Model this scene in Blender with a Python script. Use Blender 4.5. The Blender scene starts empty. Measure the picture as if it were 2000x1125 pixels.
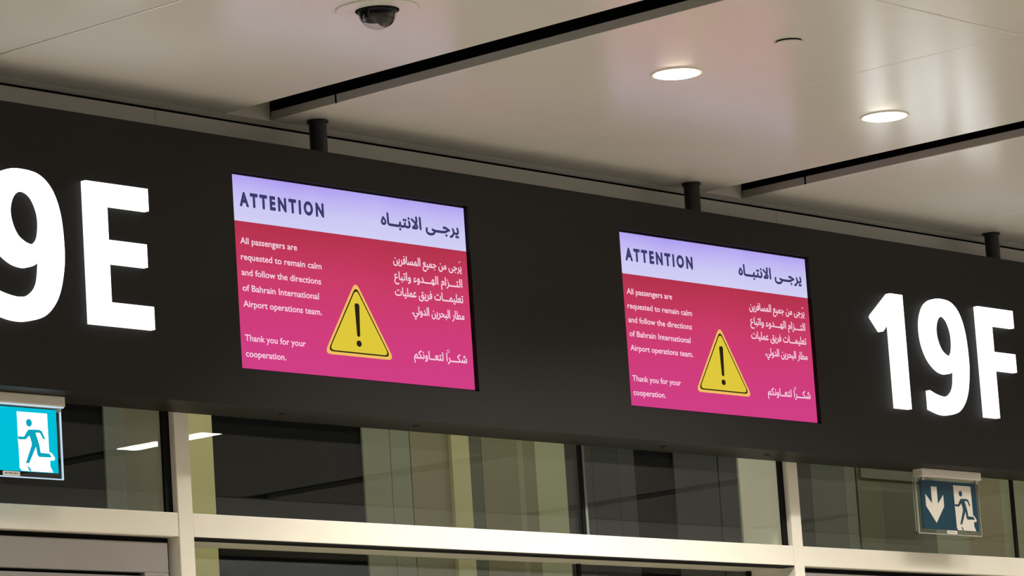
import bpy, bmesh, math, random, unicodedata
from mathutils import Matrix, Vector
random.seed(4)
S = bpy.context.scene
COL = S.collection

# ------------------------------------------------------------------ camera
CX, CY, CZ = -9.1337, -9.1201, 1.6
cam_d = bpy.data.cameras.new('camera'); cam = bpy.data.objects.new('camera', cam_d); COL.objects.link(cam)
cam_d.sensor_width = 36.0; cam_d.lens = 132.961; cam_d.clip_end = 300
RGT = Vector((0.6595118705684968, -0.7488650005140566, -0.06515599423172277))
UPV = Vector((-0.08350536572796927, -0.159131486871841, 0.9837194842944785))
FWD = Vector((0.7470414623525794, 0.6433338020740391, 0.16748335032199624))
mw = Matrix((RGT, UPV, -FWD)).transposed().to_4x4(); mw.translation = (CX, CY, CZ)
cam.matrix_world = mw
S.camera = cam

# ------------------------------------------------------------------ world, exposure, lamps of the hall, added fill lamps
w = bpy.data.worlds.new('hall_ambience'); S.world = w; w.use_nodes = True
bg = w.node_tree.nodes['Background']
bg.inputs[0].default_value = (1.0, 0.95, 0.87, 1); bg.inputs[1].default_value = 0.30
S.view_settings.view_transform = 'Standard'; S.view_settings.look = 'None'
S.view_settings.exposure = 0.0; S.view_settings.gamma = 1.0; S.view_settings.use_curve_mapping = False
S.cycles.use_denoising = True
S.cycles.max_bounces = 8; S.cycles.transparent_max_bounces = 16

def spot(name, loc, power, col=(1, .952, .875), ang=128, size=.08, parent=None):
    l = bpy.data.lights.new(name, 'SPOT'); l.energy = power; l.color = col
    l.spot_size = math.radians(ang); l.spot_blend = .8; l.shadow_soft_size = size
    o = bpy.data.objects.new(name, l); COL.objects.link(o); o.location = loc
    if parent: o.parent = parent
    return o
def area(name, loc, sx, sy, power, col, rot=(0, 0, 0)):
    l = bpy.data.lights.new(name, 'AREA'); l.shape = 'RECTANGLE'; l.size = sx; l.size_y = sy
    l.energy = power; l.color = col
    o = bpy.data.objects.new(name, l); COL.objects.link(o); o.location = loc; o.rotation_euler = rot
    return o
CEIL = 4.53
HALL_P, KEY_P = 160, 500
for hx in (-6.2, -3.2, -0.3, 2.5, 5.2, 8.0):          # the hall's other downlights, out of frame
    for hy in (-4.6, -8.6):
        spot('hall_lamp', (hx, hy, 4.50), HALL_P)
for hx in (-5.7, -4.4, -2.9, -1.63, 3.85, 5.12, 6.6, 7.9):
    spot('hall_lamp', (hx, -1.12, 4.50), KEY_P * (.35 if -2 < hx < 6 else 1), size=.25)
for hx in (8.0, 12.0, 16.0):
    spot('hall_lamp', (hx, -10.5, 4.50), HALL_P * 9, (1, .98, .95))  # extra strong row, added to lift the far ceiling mirrored in the glass
area('added_uplight', (11.5, -10.6, 2.4), 9.0, .3, 170, (.93, .97, 1), (math.pi, 0, 0))  # added fill light out of view, brightens the far ceiling from below
area('corridor_lamp', (4.5, 1.1, 4.42), 9.4, .5, 74, (1, .965, .88))

# ------------------------------------------------------------------ materials
def mat(name, col, rough=.5, spec=.5, emit=None, es=0, metal=0, noise=0, bump=0, nscale=8):
    m = bpy.data.materials.new(name); m.use_nodes = True; nt = m.node_tree; b = nt.nodes['Principled BSDF']
    b.inputs['Base Color'].default_value = (*col, 1); b.inputs['Roughness'].default_value = rough
    b.inputs['Specular IOR Level'].default_value = spec; b.inputs['Metallic'].default_value = metal
    if emit:
        b.inputs['Emission Color'].default_value = (*emit, 1); b.inputs['Emission Strength'].default_value = es
    if noise or bump:
        tc = nt.nodes.new('ShaderNodeTexCoord'); n = nt.nodes.new('ShaderNodeTexNoise')
        n.inputs['Scale'].default_value = nscale; n.inputs['Detail'].default_value = 4
        nt.links.new(tc.outputs['Object'], n.inputs['Vector'])
        if noise:
            r = nt.nodes.new('ShaderNodeValToRGB')
            r.color_ramp.elements[0].position = .3; r.color_ramp.elements[1].position = .7
            r.color_ramp.elements[0].color = (*[c * (1 - noise) for c in col], 1)
            r.color_ramp.elements[1].color = (*[min(1, c * (1 + noise)) for c in col], 1)
            nt.links.new(n.outputs['Fac'], r.inputs[0]); nt.links.new(r.outputs[0], b.inputs['Base Color'])
        if bump:
            bp = nt.nodes.new('ShaderNodeBump'); bp.inputs['Strength'].default_value = bump
            bp.inputs['Distance'].default_value = .02
            nt.links.new(n.outputs['Fac'], bp.inputs['Height']); nt.links.new(bp.outputs[0], b.inputs['Normal'])
    return m
def emission(name, col, st=1.0):
    m = bpy.data.materials.new(name); m.use_nodes = True; nt = m.node_tree; nt.nodes.clear()
    e = nt.nodes.new('ShaderNodeEmission'); o = nt.nodes.new('ShaderNodeOutputMaterial')
    e.inputs[0].default_value = (*col, 1); e.inputs[1].default_value = st
    nt.links.new(e.outputs[0], o.inputs[0]); return m
def srgb(h):
    v = [int(h[i:i + 2], 16) / 255 for i in (0, 2, 4)]
    return tuple(c / 12.92 if c <= .04045 else ((c + .055) / 1.055) ** 2.4 for c in v)
def emission_ramp(name, stops, axis=2):
    """screen picture whose colour runs over the local height of the screen (0..1 in object metres / .683)"""
    m = emission(name, (1, 1, 1)); nt = m.node_tree; e = [n for n in nt.nodes if n.type == 'EMISSION'][0]
    tc = nt.nodes.new('ShaderNodeTexCoord'); sp = nt.nodes.new('ShaderNodeSeparateXYZ')
    mp = nt.nodes.new('ShaderNodeMapRange'); mp.inputs['From Max'].default_value = .683
    r = nt.nodes.new('ShaderNodeValToRGB')
    nz = nt.nodes.new('ShaderNodeTexNoise'); nz.inputs['Scale'].default_value = 2.2
    ad = nt.nodes.new('ShaderNodeMath'); ad.operation = 'MULTIPLY_ADD'; ad.inputs[1].default_value = .12; 
    sb = nt.nodes.new('ShaderNodeMath'); sb.operation = 'SUBTRACT'; sb.inputs[1].default_value = .06
    nt.links.new(tc.outputs['Object'], sp.inputs[0]); nt.links.new(sp.outputs[axis], mp.inputs['Value'])
    nt.links.new(tc.outputs['Object'], nz.inputs['Vector'])
    nt.links.new(nz.outputs['Fac'], ad.inputs[0]); nt.links.new(mp.outputs[0], ad.inputs[2])
    nt.links.new(ad.outputs[0], sb.inputs[0]); nt.links.new(sb.outputs[0], r.inputs[0])
    el = r.color_ramp.elements
    while len(el) < len(stops): el.new(.5)
    for k, (p, c) in enumerate(stops): el[k].position = p; el[k].color = (*srgb(c), 1)
    nt.links.new(r.outputs[0], e.inputs[0]); return m
def glass(name, tint, ior=1.5, rough=0.0):
    m = bpy.data.materials.new(name); m.use_nodes = True; nt = m.node_tree; nt.nodes.clear()
    o = nt.nodes.new('ShaderNodeOutputMaterial'); mx = nt.nodes.new('ShaderNodeMixShader')
    t = nt.nodes.new('ShaderNodeBsdfTransparent'); g = nt.nodes.new('ShaderNodeBsdfGlossy')
    f = nt.nodes.new('ShaderNodeFresnel'); ge = nt.nodes.new('ShaderNodeNewGeometry')
    mr = nt.nodes.new('ShaderNodeMapRange'); mr.inputs['To Min'].default_value = ior; mr.inputs['To Max'].default_value = 1 / ior
    nt.links.new(ge.outputs['Backfacing'], mr.inputs['Value']); nt.links.new(mr.outputs[0], f.inputs['IOR'])   # same reflectance on both faces of the sheet
    t.inputs[0].default_value = (*tint, 1); g.inputs['Roughness'].default_value = rough
    nt.links.new(f.outputs[0], mx.inputs[0]); nt.links.new(t.outputs[0], mx.inputs[1])
    nt.links.new(g.outputs[0], mx.inputs[2]); nt.links.new(mx.outputs[0], o.inputs[0]); return m

M = dict(
    ceiling=mat('satin white ceiling metal', (.70, .695, .665), .23, .36, noise=.015, bump=.06, nscale=2.2),
    ceilbrightened=mat('far ceiling brightened by colour', (.88, .88, .87), .5, .3),  # far ceiling: stronger lighting put into a lighter base colour
    lip=mat('ceiling slot edge', (.50, .48, .44), .4, .4),
    void=mat('slot void black', (.002, .002, .002), .9, .02),
    floor=mat('polished stone floor', (.50, .45, .37), .35, .4, noise=.06, nscale=3),
    sign=mat('matt black sign metal', (.0098, .0087, .0078), .5, .18, noise=.04, nscale=5),
    signdark=mat('black recess', (.004, .004, .004), .6, .2),
    pole=mat('black pole paint', (.010, .010, .012), .45, .35),
    letter=emission('white lit acrylic', (.96, .99, 1.0), 3.0),
    letterside=emission('white lit acrylic edge', (.97, 1.0, 1.0), 1.6),
    alu=mat('cream white coated aluminium', (.80, .765, .67), .38, .4, noise=.02, nscale=6),
    fascia=mat('warm white wall board', (.82, .77, .69), .55, .3, noise=.03, nscale=4),
    gasket=mat('black rubber gasket', (.004, .004, .0045), .7, .15),
    door=mat('taupe grey door', (.28, .262, .25), .45, .4, noise=.02, nscale=4),
    glass=glass('clear window glass', (.93, .95, .91), 1.27),
    glassedge=mat('pale glass edge', (.17, .20, .17), .5, .3),
    dark=mat('dark night window', (.0012, .0014, .0014), .5, .03),
    lampwhite=emission('warm lamp diffuser', (1.0, .90, .62), 34.0),
    linear=emission('white linear lamp', (1.0, .98, .94), 90.0),
    white=mat('white plastic', (.72, .69, .62), .45, .4),
    teal=mat('unlit teal film', srgb('123c50'), .4, .3),
    cream=mat('unlit white film', (.74, .70, .63), .45, .3),
    tealdark=mat('unlit figure teal', srgb('1d4355'), .4, .3),
    cyan=emission('lit cyan film', srgb('00bfd8'), 1.0),
    cyanfig=emission('lit figure cyan', srgb('0aa4bd'), 1.0),
    litwhite=emission('lit white film', (1, 1, .98), 1.25),
    litedge=emission('lit acrylic edge', (.62, .80, .95), .95),
    clear=glass('clear acrylic', (.93, .95, .94), 1.35),
    clearedge=mat('acrylic edge', (.40, .40, .36), .3, .5),
    sticker=mat('white sticker', (.80, .78, .72), .5, .3),
    ink=mat('dark ink', (.03, .03, .03), .6, .2),
    shroud=mat('camera shroud', (.004, .004, .004), .6, .05),
    lens=mat('camera lens', (.004, .004, .006), .08, .8),
    shell=glass('dome shell', (.88, .86, .88), 1.5),
    bezel=mat('screen bezel', (.006, .006, .007), .4, .3),
    ledge=mat('pale soffit', (.50, .49, .41), .5, .3),
)
M['header'] = emission_ramp('screen lavender', [(.70, 'd3d3f3'), (.84, 'cdc9f4'), (.93, 'c0b5f3'), (1.0, 'ad9df0')])
M['body'] = emission_ramp('screen crimson', [(0.0, 'd03f86'), (.25, 'd03d7c'), (.5, 'ca3c68'), (.66, 'bd3656'), (.78, 'b23149')])
M['navy'] = emission('screen navy', srgb('3a3a68'))
M['pinktext'] = emission('screen pale text', srgb('f7d6e6'))
M['yellow'] = emission('screen yellow', srgb('dfc83c'))
M['amber'] = emission('screen amber rim', srgb('f0bd62'))
M['black'] = emission('screen black', srgb('2a2412'))

# ------------------------------------------------------------------ mesh helpers
class MB:
    def __init__(s): s.v, s.f, s.mi = [], [], []
    def add(s, vs, fs, mi=0):
        n = len(s.v); s.v += [tuple(p) for p in vs]
        for f in fs: s.f.append(tuple(i + n for i in f)); s.mi.append(mi)
        return s
    def box(s, x0, x1, y0, y1, z0, z1, mi=0):
        return s.add([(x, y, z) for x in (x0, x1) for y in (y0, y1) for z in (z0, z1)],
                     [(0, 1, 3, 2), (4, 6, 7, 5), (0, 4, 5, 1), (2, 3, 7, 6), (0, 2, 6, 4), (1, 5, 7, 3)], mi)
    def cyl(s, c, r, z0, z1, n=40, r1=None, mi=0):
        r1 = r if r1 is None else r1
        vs = [(c[0] + r * math.cos(2 * math.pi * k / n), c[1] + r * math.sin(2 * math.pi * k / n), z0) for k in range(n)]
        vs += [(c[0] + r1 * math.cos(2 * math.pi * k / n), c[1] + r1 * math.sin(2 * math.pi * k / n), z1) for k in range(n)]
        fs = [(k, (k + 1) % n, n + (k + 1) % n, n + k) for k in range(n)] + [tuple(range(n))[::-1], tuple(range(n, 2 * n))]
        return s.add(vs, fs, mi)
    def ring(s, c, ri, ro, z0, z1, n=48, mi=0):
        vs = []
        for r, z in ((ri, z0 + .0005), (ri + (ro - ri) * .35, z0), (ro - .002, z0), (ro, z0 + .002), (ro, z1), (ri, z1)):
            vs += [(c[0] + r * math.cos(2 * math.pi * k / n), c[1] + r * math.sin(2 * math.pi * k / n), z) for k in range(n)]
        fs = [(j * n + k, j * n + (k + 1) % n, ((j + 1) % 6) * n + (k + 1) % n, ((j + 1) % 6) * n + k) for j in range(6) for k in range(n)]
        return s.add(vs, fs, mi)
    def prism(s, loops, y0, y1, mi=0, side=None):
        """polygon with holes in the XZ plane (front at y0, towards the viewer), given thickness to y1"""
        bm = bmesh.new(); eds = []
        for lp in loops:
            vv = [bm.verts.new((p[0], y0, p[1])) for p in lp]
            eds += [bm.edges.new((vv[i], vv[(i + 1) % len(vv)])) for i in range(len(vv))]
        bmesh.ops.triangle_fill(bm, edges=eds, use_beauty=True)
        bm.verts.index_update(); vs = [v.co.copy() for v in bm.verts]
        fs = [[v.index for v in f.verts] for f in bm.faces]
        n = len(vs); bm.free()
        s.add(vs, fs, mi)
        if y1 != y0:
            s.add([(v.x, y1, v.z) for v in vs], fs, mi if side is None else side)
            for lp in loops:
                k = len(lp); s.add([(p[0], y0, p[1]) for p in lp] + [(p[0], y1, p[1]) for p in lp],
                                   [(i, (i + 1) % k, k + (i + 1) % k, k + i) for i in range(k)], mi if side is None else side)
        return s
    def build(s, name, mats, parent=None, loc=(0, 0, 0), smooth=False, bevel=0):
        me = bpy.data.meshes.new(name); me.from_pydata([(p[0] - loc[0], p[1] - loc[1], p[2] - loc[2]) for p in s.v], [], s.f)
        ms = mats if isinstance(mats, (list, tuple)) else [mats]
        for m in ms: me.materials.append(m)
        for p, i in zip(me.polygons, s.mi): p.material_index = i; p.use_smooth = smooth
        bm = bmesh.new(); bm.from_mesh(me); bmesh.ops.recalc_face_normals(bm, faces=bm.faces); bm.to_mesh(me); bm.free()
        o = bpy.data.objects.new(name, me); COL.objects.link(o); o.location = loc
        if parent:
            o.parent = parent; pl = Vector((0, 0, 0)); q = parent
            while q: pl += q.location; q = q.parent
            o.location = Vector(loc) - pl
        if bevel:
            b = o.modifiers.new('bevel', 'BEVEL'); b.width = bevel; b.segments = 2; b.limit_method = 'ANGLE'
        return o
def thing(name, label, cat, loc, group=None):
    o = bpy.data.objects.new(name, None); COL.objects.link(o); o.location = loc; o.empty_display_size = .1
    o['label'] = label; o['category'] = cat
    if group: o['group'] = group
    return o
def struct(o, label=None):
    o['kind'] = 'structure'
    if label: o['label'] = label
    return o

# ------------------------------------------------------------------ hall: floor, ceiling with slots
struct(MB().box(-26, 26, -26, .24, -.1, 0).build('floor', M['floor']))
SLOTS = [(-5.30, -5.07), (-2.55, -2.32), (.192, .415), (2.935, 3.18), (5.93, 6.17), (8.42, 8.66), (11.20, 11.45)]
FAR_SLOTS = [(13.9, 14.15), (16.65, 16.9)]
c = MB()
YB = .195
ysplit = [YB, -2.18, -4.56, -6.9, -7.9]
edges = [-8.0] + [e for sl in SLOTS for e in sl] + [13.9, 14.15, 16.65, 16.9, 24.0]
def panel(x0, x1, y0, y1, tilt):
    g = .0015
    a, b = random.uniform(-tilt, tilt), random.uniform(-tilt, tilt)
    xc, yc = (x0 + x1) / 2, (y0 + y1) / 2
    zz = lambda x, y: CEIL + a * (x - xc) + b * (y - yc)
    P = [(x0 + g, y0 + g), (x1 - g, y0 + g), (x1 - g, y1 - g), (x0 + g, y1 - g)]
    h = .004                                                       # eased panel edge
    Q = [(x0 + g + h, y0 + g + h), (x1 - g - h, y0 + g + h), (x1 - g - h, y1 - g - h), (x0 + g + h, y1 - g - h)]
    vs = [(x, y, zz(x, y)) for x, y in Q] + [(x, y, zz(x, y) + .0015) for x, y in P] + [(x, y, CEIL + .03) for x, y in P]
    fs = [(0, 3, 2, 1)] + [(i, (i + 1) % 4, 4 + (i + 1) % 4, 4 + i) for i in range(4)]
    fs += [(4 + i, 4 + (i + 1) % 4, 8 + (i + 1) % 4, 8 + i) for i in range(4)] + [(8, 9, 10, 11)]
    c.add(vs, fs)
for k in range(0, len(edges), 2):
    x0, x1 = edges[k], edges[k + 1]; xm = (x0 + x1) / 2
    for ya, yb in zip(ysplit[:-1], ysplit[1:]):
        for a, b in ((x0, xm), (xm, x1)):
            panel(a, b, yb, ya, .0014)
N1 = len(c.f)
# wider hall ceiling beyond the slotted part
for x0 in range(-8, 28, 4):
    for y0 in range(-20, -8, 4):
        panel(x0, x0 + 4, y0 + .06, y0 + 4.06 if y0 < -12 else -7.94, .0005)
c.mi = [0] * N1 + [1] * (len(c.f) - N1)
ceil = struct(c.build('ceiling', [M['ceiling'], M['ceilbrightened']]))
n = 0
for x0, x1 in SLOTS + FAR_SLOTS:
    m = MB(); z0, z1, y0, y1 = CEIL + .031, CEIL + .30, -7.9, YB
    m.box(x1, x1 + .012, y0, y1, z0, z1); m.box(x0 - .012, x0, y0, y1, z0, z1); m.box(x0, x1, y0, y1, z1, z1 + .01)
    m.box(x0, x1, y0 - .01, y0, CEIL + .002, z1)
    n += 1
    t = struct(m.build('trim_%d' % n, M['void']), 'open black slot in the ceiling between two white panels')
    # pale end plate nearest the sign and the lit lower edge with its butt joint
    MB().box(x0, x1, YB, YB + .006, CEIL - .001, z1).build('end_plate', M['fascia'], t)
    e = MB(); e.box(x1 - .004, x1 - .0005, -.132, YB - .008, CEIL, CEIL + .031); e.box(x1 - .004, x1 - .0005, -7.88, -.140, CEIL, CEIL + .031)
    e.build('slot_edge', M['lip'], t)
    MB().box(x1 - .0046, x1 - .0004, -.1405, -.1325, CEIL - .0006, CEIL + .031).build('edge_joint', M['void'], t)
# margin strip between the ceiling panels and the wall board
n += 1
m = MB()
for x0, x1 in ((-8, .125), (.43, 2.86), (3.2, 14)):
    m.box(x0, x1, .207, .264, CEIL - .0005, CEIL + .02)
m.box(.125, .43, YB + .007, .264, CEIL - .001, CEIL + .02); m.box(2.86, 3.2, YB + .007, .264, CEIL - .001, CEIL + .02)
struct(m.build('trim_%d' % n, M['ceiling']), 'narrow white ceiling strip along the wall behind the black sign')

# wall board behind the sign, over the glazing
m = MB(); xs = [-7.6, -3.68, -.086, 3.507, 7.1, 14]
for a, b in zip(xs[:-1], xs[1:]): m.box(a + .0015, b - .0015, .27, .33, 3.72, CEIL - .0065)
wf = struct(m.build('wall_front', M['fascia']), 'pale wall boards between the black sign and the ceiling')

MB().box(-7.6, 14, .331, .355, 3.72, CEIL + .3).build('backing_board', M['void'], wf)
struct(MB().box(-26, 28, -26, .8, 4.86, 4.9).build('added_light_block', M['void']), 'unseen dark slab added above the ceiling panels to block light')  # added so that world light does not leak through the panel seams

# ------------------------------------------------------------------ glazing under the sign
GY = .272
def bar(name, x0, x1, y0, y1, z0, z1, label, bev=.003):
    global n
    n += 1
    return struct(MB().box(x0, x1, y0, y1, z0, z1).build('trim_%d' % n, M['alu'], bevel=bev), label)
MX = [(-3.70, -3.63), (-.104, -.034), (3.40, 3.468), (6.99, 7.06)]
for x0, x1 in MX: bar('mullion', x0, x1, .235, .49, 0, 3.72, 'cream white vertical window post')
for (a, b) in zip(MX[:-1], MX[1:]):
    bar('transom', a[1], b[0], .2375, .30, 3.012, 3.095, 'cream white horizontal window bar')
pn = 0
def pane(x0, x1, y, z0, z1, gl=0, gr=0, joint=None, gt=0):
    """glass pane with the black rubber at its edges"""
    global pn
    pn += 1
    o = struct(MB().box(x0, x1, y, y + .008, z0, z1).build('window_%d' % pn, M['glass']), 'clear glass pane under the black sign')
    g = MB()
    if gl: g.box(x0, x0 + gl, y - .012, y - .001, z0, z1)
    if gr: g.box(x1 - gr, x1, y - .012, y - .001, z0, z1)
    if gt: g.box(x0, x1, y - .012, y - .001, z1 - gt, z1)
    if g.v: g.build('gasket', M['gasket'], o)
    return o
pane(-3.63, -.104, GY, 3.095, 3.72, gr=.034)
pane(-.034, 2.108, GY, 3.095, 3.72, gr=.018)
pane(2.112, 3.40, GY, 3.095, 3.72, gr=.030)
pane(3.468, 5.110, GY, 3.095, 3.72, gr=.020)
pane(5.114, 6.99, GY, 3.095, 3.72, gr=.030)
n += 1
m = MB(); m.box(2.109, 2.1225, GY - .012, GY - .001, 3.095, 3.72)
struct(m.build('trim_%d' % n, M['glassedge']), 'pale glass edge at the butt joint')
# lower glazing set back under a pale soffit
struct(MB().box(-.034, 3.40, .301, .49, 3.014, 3.05).build('wall_soffit', M['ledge']), 'pale soffit under the window bar')
n += 1
struct(MB().box(-.034, 3.40, .2385, .30, 3.0065, 3.0118).build('trim_%d' % n, M['gasket']), 'black rubber line under the window bar')
pane(-.034, 2.30, .475, 0, 3.013, gr=.018)
pane(2.306, 3.40, .475, 0, 3.013, gr=.03)

# doors below the bar: grey leaf with a recessed dark groove
def door(name, x0, x1, y, z1, label):
    o = struct(MB().box(x0 - .03, x1 + .03, y + .030, y + .05, 0, z1 + .04).build(name, M['gasket']), label)
    f = .113; g = .012
    m = MB(); m.box(x0, x1, y, y + .03, z1 - f + .008, z1); m.box(x0, x0 + f, y, y + .03, 0, z1 - f + .008); m.box(x1 - f, x1, y, y + .03, 0, z1 - f + .008)
    m.build('leaf_frame', M['door'], o, bevel=.003)
    MB().box(x0 + f + g, x1 - f - g, y + .006, y + .03, 0, z1 - f - .004).build('leaf_panel', M['door'], o)
door('door_1', -1.95, -.137, .262, 2.992, 'taupe grey door below the window bar, under the lit exit sign')
door('door_2', 3.50, 5.25, .262, 2.990, 'taupe grey door below the window bar, under the unlit exit sign')

# ------------------------------------------------------------------ corridor behind the glass
struct(MB().box(-8, 16, .61, 3.0, -.1, 0).build('floor_corridor', M['floor']))
struct(MB().box(-8, 16, .36, 3.0, 4.50, 4.6).build('ceiling_corridor', M['fascia']))
struct(MB().box(-8.1, -8, .3, 3.0, 0, 4.5).build('wall_corridor_left', M['fascia']))
struct(MB().box(16, 16.1, .3, 3.0, 0, 4.5).build('wall_corridor_right', M['fascia']))
wr = struct(MB().box(-8, 16, 2.010, 2.3, 0, 4.5).build('wall_rear', M['dark']), 'corridor wall seen through the glass')
def wp(x0, x1, d, colour, name='wall_panel', label=None):
    key = 'wall ' + colour
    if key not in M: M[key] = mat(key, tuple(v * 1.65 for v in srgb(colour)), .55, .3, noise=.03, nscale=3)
    o = MB().box(x0, x1, 2.0 - d, 2.0095, 0, 4.498).build(name, M[key], wr)
    if label: o['label'] = label
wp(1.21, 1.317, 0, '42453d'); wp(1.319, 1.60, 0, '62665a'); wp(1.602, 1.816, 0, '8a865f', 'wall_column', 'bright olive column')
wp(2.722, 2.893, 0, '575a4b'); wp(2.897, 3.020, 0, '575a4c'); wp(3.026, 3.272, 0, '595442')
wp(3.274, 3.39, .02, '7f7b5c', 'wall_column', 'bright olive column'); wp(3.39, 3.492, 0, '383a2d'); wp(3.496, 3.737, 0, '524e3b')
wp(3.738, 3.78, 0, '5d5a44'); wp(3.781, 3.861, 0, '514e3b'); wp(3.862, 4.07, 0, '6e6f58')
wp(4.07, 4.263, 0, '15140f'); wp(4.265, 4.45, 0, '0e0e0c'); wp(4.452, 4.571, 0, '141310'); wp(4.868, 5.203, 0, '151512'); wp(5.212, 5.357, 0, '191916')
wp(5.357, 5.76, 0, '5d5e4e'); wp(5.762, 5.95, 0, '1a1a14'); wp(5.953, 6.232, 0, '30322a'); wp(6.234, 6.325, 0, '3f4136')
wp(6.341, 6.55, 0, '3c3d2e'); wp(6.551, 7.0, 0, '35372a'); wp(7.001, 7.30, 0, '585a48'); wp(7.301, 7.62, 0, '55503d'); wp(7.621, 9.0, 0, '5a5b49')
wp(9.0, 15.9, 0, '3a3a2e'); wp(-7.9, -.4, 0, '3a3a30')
# horizontal features seen low in the right bay
MB().box(6.36, 7.0, 1.985, 1.999, 3.74, 3.79).build('wall_rail', M['wall 3f4136'], wr)

# ------------------------------------------------------------------ the black gate sign
SX0, SX1, SZ0, SZ1, SD = -3.4, 7.4, 3.4395, 4.387, .2135
SCR = [(.0155, 3.5755), (2.1235, 3.574)]; SW, SH = 1.212, .683
sign = thing('gate_sign', 'long black hanging gate sign with white lit numbers 19E and 19F', 'sign', (2.0, .107, SZ0))
mg = .007
xs = [SX0] + [v for x, z in SCR for v in (x - mg, x + SW + mg)] + [SX1]
hz = (3.5755 - mg - .001, 3.5755 + SH + mg)
zs = [SZ0, hz[0], hz[1], SZ1]
h = MB(); holes = {(1, 1), (3, 1)}; RD = .05
for i in range(5):
    for j in range(3):
        x0, x1, z0, z1 = xs[i], xs[i + 1], zs[j], zs[j + 1]
        if (i, j) in holes:
            v = [(x0, 0, z0), (x1, 0, z0), (x1, 0, z1), (x0, 0, z1), (x0, RD, z0), (x1, RD, z0), (x1, RD, z1), (x0, RD, z1)]
            h.add(v, [(0, 4, 5, 1), (1, 5, 6, 2), (2, 6, 7, 3), (3, 7, 4, 0), (4, 7, 6, 5)], 1)
        else:
            h.add([(x0, 0, z0), (x1, 0, z0), (x1, 0, z1), (x0, 0, z1)], [(0, 1, 2, 3)])
h.add([(SX0, 0, SZ0), (SX1, 0, SZ0), (SX1, SD, SZ0), (SX0, SD, SZ0), (SX0, 0, SZ1), (SX1, 0, SZ1), (SX1, SD, SZ1), (SX0, SD, SZ1)],
      [(0, 3, 2, 1), (4, 5, 6, 7), (0, 4, 7, 3), (1, 2, 6, 5), (3, 7, 6, 2)])
hb = h.build('housing', [M['sign'], M['signdark']], sign)
for px in (-1.60, .566, 2.731, 4.879, 7.03):
    p = MB().cyl((px, .107), .032, SZ1, CEIL - .008).build('support_pole', M['pole'], sign, smooth=False)
    MB().cyl((px, .107), .039, CEIL - .008, CEIL).build('pole_collar', M['pole'], p)
for k, (px, py) in enumerate(((.277, .085), (.984, .100), (2.42, .100), (3.084, .095))):
    MB().cyl((px, py), .013, SZ0 - .003, SZ0, 20).build('screw_cap', M['signdark'], sign)

def catmull(pts, corners=(), k=6):
    out = []; N = len(pts)
    for i in range(N):
        p1, p2 = pts[i], pts[(i + 1) % N]
        p0 = p1 if i in corners else pts[i - 1]
        p3 = p2 if (i + 1) % N in corners else pts[(i + 2) % N]
        for t in [j / k for j in range(k)]:
            q = []
            for a in (0, 1):
                m1 = (p2[a] - p0[a]) / 2 * (2 if i in corners else 1); m2 = (p3[a] - p1[a]) / 2
                if i in corners: m1 = (p2[a] - p1[a])
                if (i + 1) % N in corners: m2 = (p2[a] - p1[a])
                q.append((2 * t ** 3 - 3 * t * t + 1) * p1[a] + (t ** 3 - 2 * t * t + t) * m1 + (-2 * t ** 3 + 3 * t * t) * p2[a] + (t ** 3 - t * t) * m2)
            out.append(tuple(q))
    return out
LT = .022
def glyph(name, loops):
    m = MB().prism(loops, -LT, -.001, 0, 1)
    return m.build(name, [M['letter'], M['letterside']], sign)
NINE = [(-.175, 4.160), (-.10, 4.149), (-.045, 4.105), (-.013, 4.03), (-.002, 3.93), (-.007, 3.84), (-.036, 3.745), (-.092, 3.682), (-.165, 3.657),
        (-.235, 3.655), (-.318, 3.672), (-.318, 3.754), (-.262, 3.738), (-.205, 3.732), (-.155, 3.745), (-.118, 3.785), (-.103, 3.868),
        (-.138, 3.842), (-.18, 3.833), (-.235, 3.846), (-.29, 3.886), (-.325, 3.945), (-.336, 4.01), (-.326, 4.07), (-.293, 4.122), (-.24, 4.152)]
HOLE = [(-.165, 4.088), (-.128, 4.072), (-.104, 4.03), (-.098, 3.985), (-.108, 3.935), (-.135, 3.913), (-.168, 3.916), (-.204, 3.94), (-.226, 3.985), (-.228, 4.03), (-.207, 4.072)]
def nine(x): return [[(x + a, b) for a, b in catmull(NINE, (10, 11, 16))], [(x + a, b) for a, b in catmull(HOLE)]]
def one(x): return [[(x, 4.153), (x, 3.663), (x - .103, 3.663), (x - .103, 4.036), (x - .160, 3.985), (x - .168, 3.983), (x - .176, 3.988), (x - .228, 4.040), (x - .226, 4.050), (x - .092, 4.153)]]
glyph('letter', [[(-.704, 4.152), (-.419, 4.152), (-.419, 4.075), (-.609, 4.075), (-.609, 3.959), (-.436, 3.959), (-.436, 3.880), (-.609, 3.880),
                  (-.609, 3.747), (-.417, 3.747), (-.417, 3.669), (-.704, 3.669)]])
glyph('numeral', nine(-.808)); glyph('numeral', one(-1.262))
glyph('numeral', one(3.963)); glyph('numeral', nine(4.425))
glyph('letter', [[(4.524, 4.151), (4.798, 4.151), (4.798, 4.073), (4.626, 4.073), (4.626, 3.956), (4.790, 3.956), (4.790, 3.875), (4.626, 3.875), (4.626, 3.663), (4.524, 3.663)]])

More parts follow.
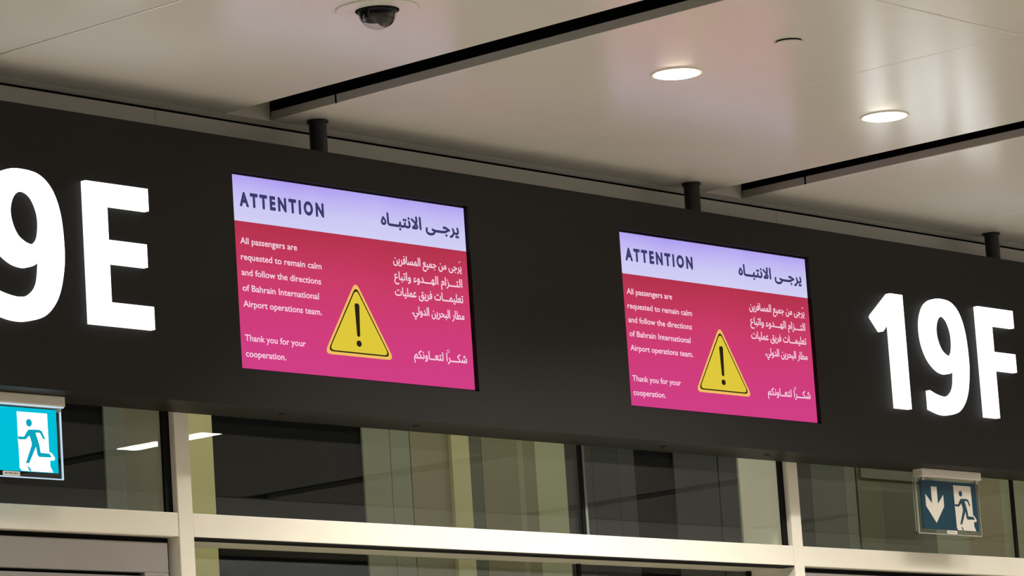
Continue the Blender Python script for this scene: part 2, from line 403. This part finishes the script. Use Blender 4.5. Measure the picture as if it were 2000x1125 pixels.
# ------------------------------------------------------------------ the notice on the screens
FORMS = {}
for cp in range(0xFE70, 0xFEFD):
    d = unicodedata.decomposition(chr(cp)).split()
    if d and d[0][0] == '<': FORMS[(d[0][1:-1], ''.join(chr(int(x, 16)) for x in d[1:]))] = chr(cp)
TAT = '\u0640'
def shape(txt):
    """joins the Arabic letters and puts them in left-to-right drawing order"""
    u = []; i = 0
    while i < len(txt):
        if txt[i] == '\u0644' and i + 1 < len(txt) and txt[i + 1] in '\u0627\u0623\u0625\u0622': u.append(txt[i:i + 2]); i += 2
        else: u.append(txt[i]); i += 1
    dual = lambda a: a == TAT or ('initial', a) in FORMS
    joins = lambda a: a == TAT or ('final', a) in FORMS
    out = []
    for k, a in enumerate(u):
        if a == TAT: out.append(a); continue
        pv = k > 0 and dual(u[k - 1]) and joins(a)
        nx = k + 1 < len(u) and dual(a) and joins(u[k + 1])
        key = 'medial' if pv and nx else 'final' if pv else 'initial' if nx else 'isolated'
        out.append(FORMS.get((key, a), a))
    return ''.join(reversed(out))
def glyphs(txt, bold, spacing=1.0, res=3):
    cu = bpy.data.curves.new('txt', 'FONT'); cu.body = txt; cu.resolution_u = res; cu.offset = bold; cu.space_character = spacing
    ob = bpy.data.objects.new('txt', cu); COL.objects.link(ob)
    dg = bpy.context.evaluated_depsgraph_get(); dg.update()
    ev = ob.evaluated_get(dg); me = ev.to_mesh()
    vs = [(v.co.x, v.co.y) for v in me.vertices]; fs = [tuple(p.vertices) for p in me.polygons]; ev.to_mesh_clear()
    bpy.data.objects.remove(ob); bpy.data.curves.remove(cu)
    return vs, fs
# outline settings per letter that fill cleanly
CLEAN = {0xFE98: (.002, 4), 0xFEF4: (.002, 4), 0xFEAA: (.002, 3), 0xFEB4: (.004, 3), 0xFEB7: (.004, 3), 0xFEE0: (.004, 3), 0xFEFB: (.004, 4)}
CACHE = {}
HX = max(v[0] for v in glyphs('H', 0)[0])
def arabic(txt):
    """lays the joined letters side by side, each outlined on its own"""
    V, F, x = [], [], 0.0
    for ch in shape(txt):
        if ch not in CACHE:
            o, q = CLEAN.get(ord(ch), (.004, 2))
            CACHE[ch] = (((), ()) if ch == ' ' else glyphs(ch, o, 1.0, q), max(v[0] for v in glyphs(ch + 'H', 0)[0]) - HX)
        (vs, fs), adv = CACHE[ch]; n0 = len(V)
        V += [(a + x, b) for a, b in vs]; F += [tuple(i + n0 for i in f) for f in fs]; x += adv
    return V, F
def text_mesh(mb, txt, x0, x1, zb, size, y, ox, oz, bold=0.0, spacing=1.0, grow=0.0):
    vs, fs = arabic(txt) if any(ord(ch) > 0x500 for ch in txt) else glyphs(txt, bold, spacing)
    a = min(v[0] for v in vs); b = max(v[0] for v in vs); k = (x1 - x0) / (b - a)
    for gx, gz in ((0, 0),) + (((grow, 0), (-grow, 0), (0, grow), (0, -grow)) if grow else ()):   # heavier strokes
        mb.add([(ox + x0 + (v[0] - a) * k + gx, y, oz + zb + v[1] * size + gz) for v in vs], fs)
EN = [("All passengers are", .0461, .327, 4.0150), ("requested to remain calm", .0450, .4463, 3.9580), ("and follow the directions", .0440, .4396, 3.9030),
      ("of Bahrain International", .0449, .4245, 3.8478), ("Airport operations team.", .0448, .4349, 3.7920), ("Thank you for your", .0439, .3439, 3.6720), ("cooperation.", .0439, .2422, 3.6165)]
J = TAT
AR = [("يرجى من جميع المسافرين", .8242, 1.1936, 4.0155), ("التـ" + J * 2 + "زام الهـ" + J * 2 + "دوء واتباع", .8245, 1.1924, 3.955),
      ("تعليمـ" + J * 2 + "ات فريق عمليات", .8239, 1.1927, 3.897), ("مطار البحرين الدولي.", .9086, 1.1926, 3.834), ("شكـ" + J * 2 + "را لتعـ" + J + "اونكم", .9054, 1.1922, 3.672)]
def rtri(cx, zt, zb, hw, r, k=6):
    """triangle with rounded corners"""
    P = [Vector((cx, zt)), Vector((cx - hw, zb)), Vector((cx + hw, zb))]; out = []
    for i in range(3):
        p, a, b = P[i], P[i - 1], P[(i + 1) % 3]
        s0 = p + (a - p).normalized() * r; s1 = p + (b - p).normalized() * r
        for j in range(k + 1):
            t = j / k; q = s0 * (1 - t) ** 2 + p * 2 * t * (1 - t) + s1 * t * t; out.append((q.x, q.y))
    return out
REF = SCR[0]
def screen(ox, oz, label):
    t = thing('display_screen', label, 'screen', (ox, .02, oz), 'notice screens in the black sign')
    MB().box(ox - .006, ox + SW + .006, .0185, .048, oz - .006, oz + SH + .006).build('bezel', M['bezel'], t)
    zh = 4.0948 - REF[1]
    p = MB().add([(ox, .015, oz), (ox + SW, .015, oz), (ox + SW, .015, oz + zh), (ox, .015, oz + zh),
                  (ox, .0184, oz), (ox + SW, .0184, oz), (ox + SW, .0184, oz + zh), (ox, .0184, oz + zh)],
                 [(0, 1, 2, 3), (4, 7, 6, 5), (0, 4, 5, 1), (1, 5, 6, 2), (2, 6, 7, 3), (3, 7, 4, 0)]).build('screen_panel', M['body'], t, loc=(ox, .015, oz))
    MB().box(ox, ox + SW, .015, .0184, oz + zh + .0002, oz + SH).build('header_banner', M['header'], p, loc=(ox, .015, oz))['label'] = 'lavender heading band'
    dx, dz = ox - REF[0], oz - REF[1]
    def line(name, txt, a, b, z, size, m_, bold, spacing=1.0, marks=(), grow=0.0):
        m = MB(); text_mesh(m, txt, a, b, z, size, .0143, dx, dz, bold, spacing, grow)
        for (cx, cz) in marks:                                      # vowel marks
            m.add([(dx + cx - .006, .0143, dz + cz), (dx + cx + .006, .0143, dz + cz + .005), (dx + cx + .006, .0143, dz + cz + .0075), (dx + cx - .006, .0143, dz + cz + .0025)], [(0, 1, 2, 3)])
        m.build(name, m_, p)
    line('heading_text', "ATTENTION", .0540, .4740, 4.1512, .0455 / .69, M['navy'], .034, 1.45, (), .0012)
    line('heading_text', "يرجـ" + J + "ى الانتبـ" + J + "اه", .7728, 1.1911, 4.1540, .0440 / .70, M['navy'], 0.0, 1.0, (), .0022)
    for tx, a, b, z in EN: line('english_text_line', tx, a, b, z, .0222 / .69, M['pinktext'], .014)
    for k, (tx, a, b, z) in enumerate(AR):
        line('arabic_text_line', tx, a, b, z, .0300 / .70, M['pinktext'], 0.0, 1.0, {0: [(1.185, 4.047)], 4: [(1.094, 3.703), (1.090, 3.709)]}.get(k, ()), .0007)
    m = MB(); cx = .6175 + dx
    y = .0143
    m.prism([rtri(cx, 3.932 + dz, 3.655 + dz, .181, .034)], y, y, 0)
    m.prism([rtri(cx, 3.913 + dz, 3.6655 + dz, .163, .028)], y - .0002, y - .0002, 1)
    m.prism([rtri(cx, 3.903 + dz, 3.6705 + dz, .154, .026)], y - .0004, y - .0004, 2)
    bar_ = [(cx - .0125, 3.842 + dz), (cx - .008, 3.849 + dz), (cx + .008, 3.849 + dz), (cx + .0125, 3.842 + dz), (cx + .008, 3.733 + dz), (cx + .004, 3.728 + dz), (cx - .004, 3.728 + dz), (cx - .008, 3.733 + dz)]
    m.prism([bar_], y - .0006, y - .0006, 1)
    m.prism([[(cx + .0135 * math.cos(q * math.pi / 10), 3.7030 + dz + .0115 * math.sin(q * math.pi / 10)) for q in range(20)]], y - .0006, y - .0006, 1)
    m.build('warning_triangle', [M['amber'], M['black'], M['yellow']], p)['label'] = 'yellow warning triangle with exclamation mark'
screen(*SCR[0], 'pink and lavender attention notice screen beside the white letter E, the left of the two')
screen(*SCR[1], 'pink and lavender attention notice screen just left of the white number 19F')

# ------------------------------------------------------------------ exit signs under the black sign
DOOR = [(-172, -14), (-40, -14), (-38, -140), (-25, -146), (-13, -161), (-18, -169), (-35, -169), (-36, -188), (-28, -202), (-24, -209), (-161, -209), (-169, -199), (-170, -126), (-172, -106), (-171, -97)]
MAN = [(-172, -97), (-145, -96), (-128, -74), (-120, -71), (-79, -70), (-67, -74), (-54, -98), (-61, -101), (-75, -80), (-95, -80), (-90, -93), (-80, -121), (-76, -146), (-38, -147), (-28, -159), (-83, -160), (-90, -153), (-95, -126), (-128, -183), (-142, -183), (-113, -122), (-114, -110), (-122, -91), (-139, -105), (-170, -106)]
MARK = [(-136, -193), (-129, -195), (-118, -208), (-128, -208)]
ARROW = [(-341, -26), (-298, -26), (-298, -100), (-253, -60), (-253, -110), (-319, -183), (-387, -112), (-387, -60), (-341, -100)]
PW, PH = .416, .210
def exit_sign(rx, rz, lit, label):
    t = thing('exit_sign', label, 'exit sign', (rx - PW / 2, .12, SZ0))
    hs = MB().box(rx - .412, rx + .032, .094, .146, SZ0 - .036, SZ0 - .0005).build('housing', M['white'], t, bevel=.004)
    pl = MB().box(rx - PW, rx, .1075, .1125, rz - PH, rz).build('sign_panel', M['cyan'] if lit else M['teal'], t)
    tr = lambda P: [(rx + a / 1000, rz + b / 1000) for a, b in P]
    MB().prism([tr(DOOR)], .1070, .1074, 0).build('doorway', M['litwhite' if lit else 'cream'], pl)
    m = MB(); m.prism([tr(MAN)], .1064, .1069); m.prism([tr(MARK)], .1064, .1069)
    m.prism([[(rx - .1215 + .0125 * math.cos(q * math.pi / 12), rz - .049 + .0125 * math.sin(q * math.pi / 12)) for q in range(24)]], .1064, .1069)
    m.build('running_figure', M['cyanfig' if lit else 'tealdark'], pl)
    MB().prism([tr(ARROW)], .1068, .1074).build('arrow', M['litwhite' if lit else 'cream'], pl)
    ax0, ax1, az = rx - .440, rx + .024, rz - .2275
    ac = MB().box(ax0, ax1, .113, .119, az, SZ0 - .0365).build('acrylic_panel', M['clear'], t)
    m = MB(); m.box(ax1, ax1 + .003, .1125, .1195, az - .003, SZ0 - .037); m.box(ax0 - .003, ax0, .1125, .1195, az - .003, SZ0 - .037); m.box(ax0, ax1, .1125, .1195, az - .003, az)
    m.build('acrylic_rim', M['litedge'] if lit else M['clearedge'], ac)
    if lit: MB().box(rx - .41, rx + .03, .1, .112, SZ0 - .039, SZ0 - .0365).build('light_strip', M['litedge'], hs)
    st = MB().box(rx - .239, rx - .167, .1095, .1128, az + .001, az + .0155).build('sticker', M['sticker'], ac)
    m = MB()
    for k in range(9):
        x = rx - .231 + k * .0064; m.box(x, x + .0045, .1088, .1095, az + .0065 + .001 * (k % 3), az + .0105 - .0006 * (k % 2))
    m.build('sticker_print', M['ink'], st)
    for sx in (rx - .40, rx + .006):
        MB().box(sx, sx + .014, .106, .122, SZ0 - .052, SZ0 - .036).build('clip', M['clearedge'], hs)
    if not lit:
        m = MB(); m.box(rx - .4425, rx - .4405, .128, .130, rz - .222, SZ0 - .034)
        cd = m.build('test_cord', M['clearedge'], t)
        MB().cyl((rx - .4415, .129), .004, rz - .238, rz - .222, 12).build('cord_pull', M['ink'], cd)
exit_sign(-.763, 3.3930, True, 'brightly lit cyan exit sign with running figure under the black sign at the left edge')
exit_sign(4.582, 3.3895, False, 'unlit dark teal exit sign with down arrow and running figure below 19F')

# ------------------------------------------------------------------ ceiling fittings
def downlight(x, y, label):
    t = thing('recessed_downlight', label, 'downlight', (x, y, CEIL), 'downlights in the middle ceiling panel')
    MB().ring((x, y), .083, .094, CEIL - .004, CEIL + .002).build('trim_ring', M['white'], t)
    d = MB(); nr, na = 6, 48                                        # slightly bulging lens
    for j in range(nr + 1):
        q = .083 * j / nr
        d.v += [(x + q * math.cos(2 * math.pi * k / na), y + q * math.sin(2 * math.pi * k / na), CEIL - .003 - .009 * (1 - (j / nr) ** 4)) for k in range(na)]
    for j in range(nr):
        for k in range(na): d.f.append((j * na + k, j * na + (k + 1) % na, (j + 1) * na + (k + 1) % na, (j + 1) * na + k)); d.mi.append(0)
    d.build('diffuser', M['lampwhite'], t, smooth=True)
    spot('lamp', (0, 0, -.02), KEY_P, parent=t)
downlight(1.112, -1.125, 'round lit ceiling downlight above the gap between the two screens')
downlight(2.375, -1.113, 'round lit ceiling downlight nearest the right-hand ceiling slot')

x, y = 1.062, -1.657
t = thing('ceiling_cover_plate', 'small round white cover plate in the ceiling, above the left downlight', 'cover plate', (x, y, CEIL))
MB().cyl((x, y), .047, CEIL - .010, CEIL - .006, 40).build('plate', M['ceiling'], t)
MB().cyl((x, y), .044, CEIL - .006, CEIL, 40).build('neck', M['void'], t)

x, y = -.465, -1.165
t = thing('dome_camera', 'security dome camera with clear bubble in the ceiling near the top edge', 'camera', (x, y, CEIL))
MB().ring((x, y), .066, .134, CEIL - .007, CEIL).build('mounting_ring', M['ceiling'], t)
def sphere(c, r, zlo=0, nu=40, nv=16, full=False):
    m = MB(); vs = []; fs = []
    for j in range(nv + 1):
        th = (math.pi if full else math.pi / 2) * j / nv
        for k in range(nu):
            a = 2 * math.pi * k / nu
            vs.append((c[0] + r * math.sin(th) * math.cos(a), c[1] + r * math.sin(th) * math.sin(a), c[2] - r * math.cos(th)))
    for j in range(nv):
        for k in range(nu): fs.append((j * nu + k, j * nu + (k + 1) % nu, (j + 1) * nu + (k + 1) % nu, (j + 1) * nu + k))
    return m.add(vs, fs)
sphere((x, y, CEIL - .004), .064).build('dome', M['shell'], t, smooth=True)
MB().ring((x, y), .062, .071, CEIL - .010, CEIL - .003).build('dome_rim', M['shroud'], t)
sh = MB().cyl((x, y), .0525, CEIL - .036, CEIL - .003, 36, r1=.0615).build('shroud', M['shroud'], t)
b = MB(); q = sphere((x + .018, y - .016, CEIL - .030), .030, full=True); b.add(q.v, q.f)
b.build('camera_ball', M['shroud'], sh, smooth=True)
MB().cyl((x + .012, y - .022), .010, CEIL - .0615, CEIL - .050, 24).build('lens', M['lens'], sh)

t = thing('linear_ceiling_light', 'white bar of light reflected in the glass on both sides of the left window post', 'light', (6.0, -6.07, CEIL))
MB().box(5.93, 6.10, -6.45, -5.70, CEIL - .001, CEIL + .02).build('housing', M['white'], t)
MB().box(5.94, 6.09, -6.43, -5.715, CEIL - .004, CEIL - .001).build('diffuser', M['linear'], t)
